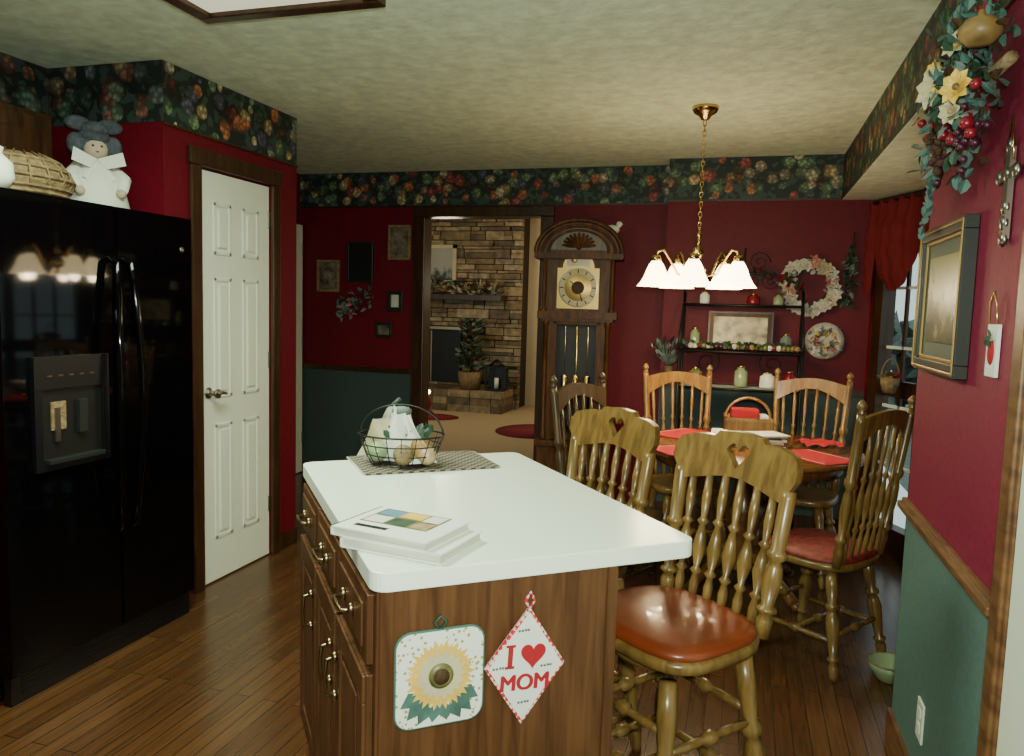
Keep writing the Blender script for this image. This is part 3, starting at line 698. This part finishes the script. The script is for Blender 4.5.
for a,l in ((R_(50),.07),(R_(-160),.10)): b.box(-.004,.004,-.01,l,.009,.011,'fire',Td@Matrix.Rotation(a,4,'Z'))
b.lathe([(.08,0),(.08,.004),(0,.004)],'whitef',T=Matrix.Translation((0,-.106,1.735))@Matrix.Rotation(PI/2,4,'X'),n=24)
b.ball((-.03,-.112,1.755),.022,'gold',10,(1,.3,1))
b.box(-.09,.09,-.112,-.105,1.69,1.712,'gold')
def arc(rx,rz,zc=1.80): return [(rx*math.cos(PI*i/24),zc+rz*math.sin(PI*i/24)) for i in range(25)]
RXm=Matrix.Rotation(PI/2,4,'X')
b.prism([(.30,1.76)]+arc(.30,.225)+[(-.30,1.76)],-.12,.14,'walnut',RXm)
b.prism(arc(.20,.15,1.82),.139,.143,'oakd',RXm)
for rx_,rz_,rr_ in ((.295,.225,.017),(.25,.185,.010),(.205,.155,.009)):
    b.tube([(x,-.142,z) for x,z in arc(rx_,rz_)],rr_,'walnut',8)
b.box(-.305,.305,-.15,.125,1.765,1.80,'walnut')
for i in range(11):
    a=PI*(i+.5)/11; b.tube([(0,-.146,1.84),(.07*math.cos(a),-.155,1.84+.055*math.sin(a)),(.115*math.cos(a),-.146,1.84+.095*math.sin(a))],[.004,.013,.008],'walnut',6)
b.ball((0,-.15,1.84),.02,'walnut',10)
b.done((-1.125,5.33,0),.12,bevel=.003)
b=B('bird_figurine')
b.ball((0,0,.035),.035,'whitec',12,(1.6,.8,.9)); b.ball((.05,0,.07),.022,'whitec',10); b.leaf((.07,0,.07),(1,0,0),.02,.005,'orange'); b.leaf((-.04,0,.04),(-1,0,.4),.06,.02,'creamf')
b.done((-.905,5.30,1.935),.2)

# ------------------------------------------------------------ baker's rack
b=B('bakers_rack'); xl,xr=-.38,.35; yf,yk=4.90,5.17
for x in (xl,xr):
    for y in (yf,yk): b.cyl((x,y,0),(x,y,1.56 if y==yk else 1.18),.009,'iron',8)
    b.tube([(x,yf,1.18),(x,yf+.03,1.30),(x,yk-.06,1.45),(x,yk,1.56)],.008,'iron')
    for z in (.30,.62,.95,1.18): b.cyl((x,yf,z),(x,yk,z),.006,'iron',6)
for z,y0 in ((.62,yf),(.95,yf),(1.18,yf),(1.47,yk-.15)):
    for y in (y0,yk): b.cyl((xl,y,z),(xr,y,z),.008,'iron',8)
    for i in range(1,8): b.cyl((xl,y0+(yk-y0)*i/8,z),(xr,y0+(yk-y0)*i/8,z),.003,'iron',5)
b.box(xl,xr,yf,yk,.945,.952,'paper')
xm=(xl+xr)/2
b.tube([(xm+.365*math.cos(PI*i/16),yk,1.56+.12*math.sin(PI*i/16)) for i in range(17)],.008,'iron')
def scroll(cx,cz,r,s0,dirn):
    b.tube([(cx+dirn*r*(1-t/30)*math.cos(s0+t*.42),yk,cz+r*(1-t/30)*math.sin(s0+t*.42)) for t in range(26)],.005,'iron',6)
for d in (-1,1):
    scroll(xm+d*.09,1.75,.07,0,d); scroll(xm+d*.17,1.63,.06,2,d); scroll(xm+d*.06,1.63,.05,1,d); scroll(xm+d*.2,1.1,.09,1,d)
b.tube([(xm-.02,yk,1.56),(xm,yk,1.75),(xm,yk,1.84)],.006,'iron')
for i in range(70): 
    a=random.uniform(0,PI); b.leaf((xm+.33*math.cos(a),yk-.01,1.57+.11*math.sin(a)),(random.uniform(-1,1),-.5,random.uniform(-.5,1)),.06,.016,random.choice(['green','brown','berry']))
b.done()
b=B('framed_tray'); b.box(-.2,.2,-.008,.008,0,.24,'dkframe'); b.box(-.19,.19,-.012,-.006,.012,.228,'walnut'); b.box(-.165,.165,-.014,-.01,.035,.205,'print2'); o=b.done((-.02,5.12,1.192)); o.rotation_euler[0]=-.12
def jar(x,y,z,h,r,k,lid='brass'):
    b=B('glass_jar' if k=='glassg' else 'rack_canister'); b.lathe([(0,0),(r,0),(r*1.05,h*.2),(r,h*.8),(r*.6,h*.9),(r*.6,h)],k,n=16); b.lathe([(r*.65,h),(r*.65,h*1.1),(0,h*1.15)],lid,n=16); b.done((x,y,z))
for x,y,z,h,r,k in [(-.30,5.09,1.19,.12,.03,'glassg'),(.26,5.09,1.19,.10,.035,'greyl'),(-.25,5.1,1.478,.07,.03,'paper'),(.05,5.1,1.478,.06,.04,'berry'),(.2,5.1,1.478,.06,.03,'glassg'),(-.28,5.03,.96,.10,.04,'olivep'),(.16,5.03,.96,.09,.045,'paper'),(.29,5.03,.96,.1,.035,'berry'),(0,5.03,.96,.12,.04,'glassg')]: jar(x,y,z,h,r,k)
b=B('fruit_garland')
for i in range(26):
    x=-.34+.66*i/25; b.ball((x,4.95+random.uniform(-.02,.02),.02),.018,random.choice(['berry','orange','olivep','grape','whitef']),8); 
    for j in range(3): b.leaf((x,4.95,.02),(random.uniform(-1,1),random.uniform(-1,1),random.uniform(0,1)),.05,.014,'green')
b.done((0,0,1.192))
def wreath(name,c,R,k1,k2,n=22):
    b=B(name)
    b.tube([(R*math.cos(2*PI*i/24),0,R*math.sin(2*PI*i/24)) for i in range(24)],.02,'wick',8,True)
    for i in range(n*4):
        a=random.uniform(0,2*PI); rr=R+random.uniform(-.03,.03); 
        b.leaf((rr*math.cos(a),-.01,rr*math.sin(a)),(random.uniform(-1,1),-.6,random.uniform(-1,1)),.06,.018,random.choice(['greyl','green',k1]))
    for i in range(n):
        a=2*PI*i/n; rr=R+random.uniform(-.025,.025); b.flower((rr*math.cos(a),-.03,rr*math.sin(a)),(random.uniform(-.3,.3),-1,random.uniform(-.3,.3)),.05,random.choice([k1,k1,'creamf',k2]),'creamf')
    return b.done(c)
wreath('rose_wreath',(.385,5.275,1.60),.14,'whitef','pink')
b=B('decorative_plate')
T=Matrix.Rotation(PI/2,4,'X'); b.lathe([(0,0),(.07,0),(.115,.018),(.118,.02),(.07,.006),(0,.006)],'whitef',T=T,n=32)
for i in range(90):
    a=random.uniform(0,2*PI); r=random.uniform(.03,.10); b.leaf((r*math.cos(a),-.014,r*math.sin(a)),(random.uniform(-1,1),-.15,random.uniform(-1,1)),.04,.012,random.choice(['green','yel','pink','greyl','greyl','whitef']))
b.done((.50,5.29,1.26))
b=B('dried_flower_spray')
for i in range(60):
    a=random.uniform(-.9,.9); L=random.uniform(.06,.17); p=(L*math.sin(a),random.uniform(-.03,.0),L*math.cos(a)); b.tube([(0,0,0),p],.002,'greyl',4); b.leaf(p,(math.sin(a),0,math.cos(a)),.045,.012,random.choice(['greyl','grape','green']))
b.lathe([(0,-.1),(.02,-.1),(.028,0),(.02,0),(0,-.05)],'wick',n=12); b.done((-.475,5.285,1.05))

# ------------------------------------------------------------ wall pictures
def picY(name,x0,x1,z0,z1,y,fr,im,fw=.02,mt=None):
    b=B(name)
    for q in [(x0,x1,z0,z0+fw),(x0,x1,z1-fw,z1),(x0,x0+fw,z0+fw,z1-fw),(x1-fw,x1,z0+fw,z1-fw)]: b.box(q[0],q[1],y-.025,y,q[2],q[3],fr)
    b.box(x0+fw,x1-fw,y-.012,y,z0+fw,z1-fw,mt or im)
    if mt: b.box(x0+fw*2,x1-fw*2,y-.014,y-.011,z0+fw*2,z1-fw*2,im)
    return b.done(bevel=.003)
Yp=YC-.001
picY('framed_print',-2.70,-2.51,1.76,2.03,Yp,'wick','print')
picY('framed_print',-3.06,-2.83,1.58,1.90,Yp,'dkframe','fire')
picY('framed_print',-3.33,-3.13,1.50,1.755,Yp,'wick','print')
picY('framed_print',-2.70,-2.57,1.36,1.52,Yp,'dkframe','pages',.03)
picY('framed_print',-2.80,-2.66,1.15,1.27,Yp,'dkframe','print')
b=B('dried_flower_swag')
for i in range(90):
    t=random.uniform(-1,1); p=(t*.15+random.uniform(-.02,.02),-.01,t*.06+random.uniform(-.09,.06)); b.leaf(p,(random.uniform(-1,1),-.5,random.uniform(-1,1)),.06,.014,random.choice(['greyl','greyl','grape','green','pink']))
b.done((-2.99,YC-.02,1.42))
b=B('framed_landscape'); x=RX; y0,y1,z0,z1=2.20,2.70,1.265,1.685; fw=.035
for q in [(y0,y1,z0,z0+fw),(y0,y1,z1-fw,z1),(y0,y0+fw,z0+fw,z1-fw),(y1-fw,y1,z0+fw,z1-fw)]: b.box(x-.035,x-.001,q[0],q[1],q[2],q[3],'dkframe')
for q in [(y0+.008,y1-.008,z0+.006,z0+.014),(y0+.008,y1-.008,z1-.014,z1-.006),(y0+.006,y0+.014,z0+.01,z1-.01),(y1-.014,y1-.006,z0+.01,z1-.01)]: b.box(x-.039,x-.034,q[0],q[1],q[2],q[3],'gold')
b.box(x-.018,x-.001,y0+fw,y1-fw,z0+fw,z1-fw,'mat')
g=.05
for q in [(y0+fw,y1-fw,z0+fw,z0+fw+.01),(y0+fw,y1-fw,z1-fw-.01,z1-fw),(y0+fw,y0+fw+.01,z0+fw,z1-fw),(y1-fw-.01,y1-fw,z0+fw,z1-fw)]: b.box(x-.026,x-.018,q[0],q[1],q[2],q[3],'gold')
b.box(x-.021,x-.017,y0+fw+g,y1-fw-g,z0+fw+g,z1-fw-g,'paint1'); b.done(bevel=.002)

# ------------------------------------------------------------ floral swag on the right wall
b=B('autumn_floral_swag')
core=(RX-.07,2.12,1.97)
XM=RX-.012
b.tube([(RX-.03,1.95,1.99),(RX-.05,2.12,1.97),(RX-.05,2.35,1.92),(RX-.05,2.50,1.80)],.014,'wick')
def cl(p): return (min(p[0],XM-.03),p[1],p[2])
for i in range(520):
    a=random.uniform(0,2*PI); r=min(.24,abs(gauss(0,.115))); p=cl((RX-.04-abs(gauss(0,.04)),2.12+r*math.cos(a)*1.15,1.98+r*math.sin(a)*.9))
    d=(-abs(gauss(.35,.35)),math.cos(a)+gauss(0,.5),math.sin(a)+gauss(0,.5)); b.leaf(p,d,random.uniform(.03,.055),random.uniform(.009,.015),random.choice(['teall','teall','teall','green','greyl','green','berry','brown']))
for (ty,tz,k,cnt) in ((2.56,1.66,'teall',38),(2.50,1.72,'teall',30),(2.38,2.22,'teall',26),(2.60,2.02,'teall',26),(2.53,1.93,'greyl',24),(2.30,2.23,'teall',20),(2.12,2.18,'green',16),(2.60,1.86,'teall',24),(1.88,2.12,'teall',18),(2.54,2.11,'teall',20),(2.44,1.80,'teall',22)):
    q0=core; q1=(RX-.06,ty,tz); mid=((q0[0]+q1[0])/2-.03,(q0[1]+q1[1])/2,(q0[2]+q1[2])/2+.03)
    pts=[lerp(lerp(q0,mid,t),lerp(mid,q1,t),t) for t in [j/8 for j in range(9)]]
    b.tube(pts,.002,'green',4)
    for j in range(cnt):
        t=.25+.75*j/cnt; p=lerp(lerp(q0,mid,t),lerp(mid,q1,t),t); dy,dz=ty-q0[1],tz-q0[2]; L=math.hypot(dy,dz); dy/=L;dz/=L; sg=1 if j%2 else -1
        b.leaf(cl(p),(-.2+gauss(0,.15),dy*.6-sg*dz,dz*.6+sg*dy),.036*(1.2-.5*t),.011,k)
b.flower((RX-.13,2.15,1.98),(-.75,-.65,0),.055,'creamf','yel',9,3); b.flower((RX-.12,2.04,2.05),(-.75,-.6,.3),.036,'creamf','yel',8,3)
b.flower((RX-.13,1.95,1.93),(-.75,-.65,.1),.042,'yel','orange',8,2); b.flower((RX-.12,2.04,1.90),(-.75,-.6,-.2),.032,'creamf','orange',8,3)
b.flower((RX-.12,2.25,2.05),(-.8,-.5,.2),.032,'yel','creamf',8,2)
b.lathe([(0,-.03),(.025,-.027),(.042,-.01),(.044,.008),(.03,.025),(.01,.03),(.006,.045),(0,.046)],'orange',o=(RX-.10,1.93,2.04),n=14)
for p in [(2.35,2.03,.018),(2.30,2.07,.014),(1.94,1.85,.015),(1.90,1.82,.012),(2.06,1.84,.014),(2.15,1.87,.013),(2.33,1.90,.013),(2.42,1.96,.012),(1.89,1.92,.012)]: b.ball((RX-.11,p[0],p[1]),p[2],'berry',10)
for i in range(90): b.ball((RX-.09+gauss(0,.012),2.28+gauss(0,.03),1.88+gauss(0,.035)),.010,random.choice(['grape','grape','brown','brown']),6)
for i in range(40): b.ball((RX-.09+gauss(0,.012),2.0+gauss(0,.02),1.83+gauss(0,.022)),.009,'grape',6)
b.done()
b=B('metal_cross_ornament'); X=RX-.012
b.box(X-.004,X+.008,1.985,2.015,1.60,1.80,'steel'); b.box(X-.004,X+.008,1.945,2.055,1.73,1.755,'steel')
for p in ((1.945,1.742),(2.055,1.742),(2.0,1.805),(2.0,1.60),(2.0,1.742),(2.0,1.67),(2.0,1.635)): b.ball((X,p[0],p[1]),.018,'steel',10,(.5,1,1))
b.tube([(X,1.97,1.77),(X,2.0,1.87),(X,2.03,1.77)],.002,'brass',5); b.done((0,-.03,0))
b=B('strawberry_wall_tag'); X=RX-.01
b.box(X,X+.008,1.965,2.04,1.29,1.41,'paper'); b.tube([(X,1.975,1.41),(X-.003,1.975,1.455),(X-.003,2.0,1.485),(X-.003,2.025,1.455),(X,2.03,1.41)],.0025,'brass',5)
b.ball((X,2.0,1.345),.022,'redcl',12,(.3,1,1.3))
for i in range(5): b.leaf((X-.006,2.0,1.375),(-.1,math.sin(i*1.2),.6*math.cos(i*1.2)),.025,.006,'green')
b.done((0,-.01,0),bevel=.002)
b=B('outlet_cover'); b.box(RX-.006,RX,2.345,2.415,.20,.315,'white'); 
for z in (.235,.28): b.box(RX-.008,RX-.005,2.365,2.395,z-.014,z+.014,'paper')
b.done(bevel=.002)
b=B('hanging_wall_basket'); b.lathe([(0,0),(.035,0),(.05,.05),(.055,.09),(.045,.09),(0,.05)],'wick',n=16); b.tube([(.05*math.cos(PI*i/10),0,.08+.12*math.sin(PI*i/10)) for i in range(11)],.004,'wick',6)
for i in range(30): b.leaf((random.uniform(-.03,.03),random.uniform(-.03,.03),.08),(random.uniform(-1,1),random.uniform(-1,1),random.uniform(.2,1)),.06,.014,random.choice(['green','berry','orange']))
b.done((.84,4.93,.98))
b=B('green_glass_bowl'); b.lathe([(0,0),(.04,0),(.05,.01),(.075,.05),(.08,.075),(.075,.075),(.045,.015),(0,.012)],'glassg',n=24)
b.tube([(.079*math.cos(2*PI*i/20),.079*math.sin(2*PI*i/20),.075) for i in range(20)],.004,'olivep',6,True); b.done((.62,3.20,0.001))

# ------------------------------------------------------------ family room
one('wall_family_back',(-6.1,.2,10.6,10.7,0,3.1),'cream'); one('wall_family_left',(-6.1,-6.0,5.63,10.6,0,3.1),'cream'); one('wall_family_right',(.1,.2,5.63,10.6,0,3.1),'cream')
b=B('stone_fireplace'); fy=10.15
b.box(-5.3,-2.98,fy+.05,10.6,0,3.1,'mortar')
z=0.0
while z<3.08:
    h=random.choice([.04,.06,.08,.11,.13]); h=min(h,3.098-z); x=-5.32
    while x<-2.96:
        w=random.uniform(.10,.50); w=min(w,-2.95-x)
        if not (x+w>-4.72 and x<-3.82 and .33<z+h/2<1.10):
            d=random.uniform(0,.07)
            if h>.1 and random.random()<.5:
                q=random.uniform(.35,.65)*h
                b.box(x+.007,x+w-.007,fy-d,fy+.08,z+.005,z+q-.003,'st%d'%random.randrange(5)); b.box(x+.007,x+w-.007,fy-d*.6,fy+.08,z+q+.003,z+h-.005,'st%d'%random.randrange(5))
            else: b.box(x+.007,x+w-.007,fy-d,fy+.08,z+.005,z+h-.005,'st%d'%random.randrange(5))
        x+=w
    z+=h
b.box(-4.72,-3.82,fy-.01,fy+.06,.33,1.10,'fire'); b.box(-4.75,-3.78,fy-.07,fy,1.08,1.12,'abrass'); 
b.box(-4.27,-4.25,fy-.03,fy,.33,1.06,'abrass')
b.box(-5.4,-3.15,fy-.30,fy+.02,1.50,1.57,'trim')
b.done(bevel=.006)
b=B('raised_hearth'); x=-5.35
while x<-3.02:
    w=min(random.uniform(.2,.4),-3.0-x); 
    for zz in (0.004,.10,.2): b.box(x+.004,x+w-.004,fy-.62,fy-.075,zz,zz+.094,'st%d'%random.choice([0,1,3]))
    x+=w
b.done()
b=B('hearth_picture')
x0,x1,z0,z1=-4.42,-3.88,1.72,2.26; y=fy-.08
for q in [(x0,x1,z0,z0+.05),(x0,x1,z1-.05,z1),(x0,x0+.05,z0,z1),(x1-.05,x1,z0,z1)]: b.box(q[0],q[1],y-.03,y,q[2],q[3],'creamf')
b.box(x0+.05,x1-.05,y-.01,y,z0+.05,z1-.05,'paint2'); b.done()
b=B('mantel_garland')
for i in range(300):
    x=random.uniform(-4.7,-3.2); b.leaf((x,fy-.2+gauss(0,.03),1.59+abs(gauss(0,.05))),(gauss(0,1),gauss(-.3,.3),abs(gauss(.5,.6))),.13,.03,random.choice(['green','wick','greyl','brown','creamf']))
b.done((0,0,0))
b=B('potted_plant')
b.lathe([(0,0),(.12,0),(.16,.12),(.17,.24),(.14,.24),(0,.2)],'wick',n=20)
for i in range(210):
    a=random.uniform(0,2*PI); z=random.uniform(.25,.92); r=random.uniform(0,.18)*(1.1-z*.4); b.leaf((r*math.cos(a),r*math.sin(a),z),(math.cos(a),math.sin(a),.5),.11,.03,random.choice(['green','green','greyl','brown']))
b.tube([(0,0,.2),(.02,0,.5),(0,0,.88)],.012,'brown'); b.done((-3.50,fy-.46,.297))
b=B('black_lantern')
b.box(-.13,.13,-.10,.10,0,.03,'fire'); b.box(-.13,.13,-.10,.10,.30,.33,'fire'); b.lathe([(.13,.33),(.05,.39),(.02,.42),(0,.42)],'fire',n=4)
for x in (-.12,.12):
    for y in (-.09,.09): b.box(x-.01,x+.01,y-.01,y+.01,.03,.30,'fire')
b.box(-.11,.11,.07,.08,.03,.30,'grey'); b.lathe([(.03,.03),(.03,.17),(0,.17)],'paper',n=12); b.done((-3.14,fy-.42,.297))
b=B('red_rug'); b.lathe([(0,0),(.34,0),(.35,.006),(0,.008)],'rug',n=32,sx=1.1,sy=.8); b.done((-3.75,8.9,.005))
b=B('red_rug'); b.lathe([(0,0),(.42,0),(.43,.006),(0,.008)],'rug',n=32,sx=1.0,sy=1.2); b.done((-2.25,8.4,.005))
b=B('table_lamp'); b.lathe([(0,0),(.08,0),(.05,.03),(.02,.06),(.05,.12),(.02,.2),(.01,.24)],'berry',n=16); b.ball((0,0,.28),.03,'shade',10); b.done((-3.9,9.2,.006))
picY('framed_print',-2.72,-2.40,1.35,1.75,10.598,'dkframe','print')

# ------------------------------------------------------------ lights
def light(t,name,loc,e,col,size=.1,rot=None,sy=None):
    l=bpy.data.lights.new(name,t); l.energy=e; l.color=col
    if t=='AREA': 
        l.size=size
        if sy: l.shape='RECTANGLE'; l.size_y=sy
    else: l.shadow_soft_size=size
    o=bpy.data.objects.new(name,l); bpy.context.scene.collection.objects.link(o); o.location=loc
    if rot: o.rotation_euler=rot
    return o
for i,p in enumerate(lamps): light('POINT','chandelier_lamp_%d'%i,p,3.8,(1,.80,.50),.03)
light('AREA','ceiling_tube_light',(-1.49,1.7,2.352),60,(.84,1,.76),.5,(0,0,0),1.0)
light('POINT','family_room_lamp',(-3.3,8.2,1.9),32,(1,.84,.58),.15)
light('POINT','family_room_lamp_2',(-1.9,9.6,1.7),26,(1,.84,.58),.15)
fl=light('AREA','camera_flash',(.03,-.03,1.50),50,(.86,1,.84),.06); 
yaw,pit,roll=.2918,.0922,.0289
fwd=Vector((-math.sin(yaw)*math.cos(pit),math.cos(yaw)*math.cos(pit),-math.sin(pit)))
fl.rotation_euler=(fwd).to_track_quat('-Z','Y').to_euler()
w=bpy.data.worlds.new('overcast_sky'); bpy.context.scene.world=w; w.use_nodes=True
w.node_tree.nodes['Background'].inputs[0].default_value=(.62,.80,.80,1); w.node_tree.nodes['Background'].inputs[1].default_value=1.1
# ------------------------------------------------------------ camera
r0=Vector((math.cos(yaw),math.sin(yaw),0)); u0=r0.cross(fwd)
cr,sr=math.cos(roll),math.sin(roll)
rx=r0*cr+u0*sr; ux=u0*cr-r0*sr; bz=-fwd
mw=Matrix(((rx.x,ux.x,bz.x,0),(rx.y,ux.y,bz.y,0),(rx.z,ux.z,bz.z,1.417),(0,0,0,1)))
cd=bpy.data.cameras.new('camera'); cd.sensor_width=36; cd.lens=763.86/1024*36; cd.clip_start=.02
co=bpy.data.objects.new('camera',cd); bpy.context.scene.collection.objects.link(co); co.matrix_world=mw
bpy.context.scene.camera=co
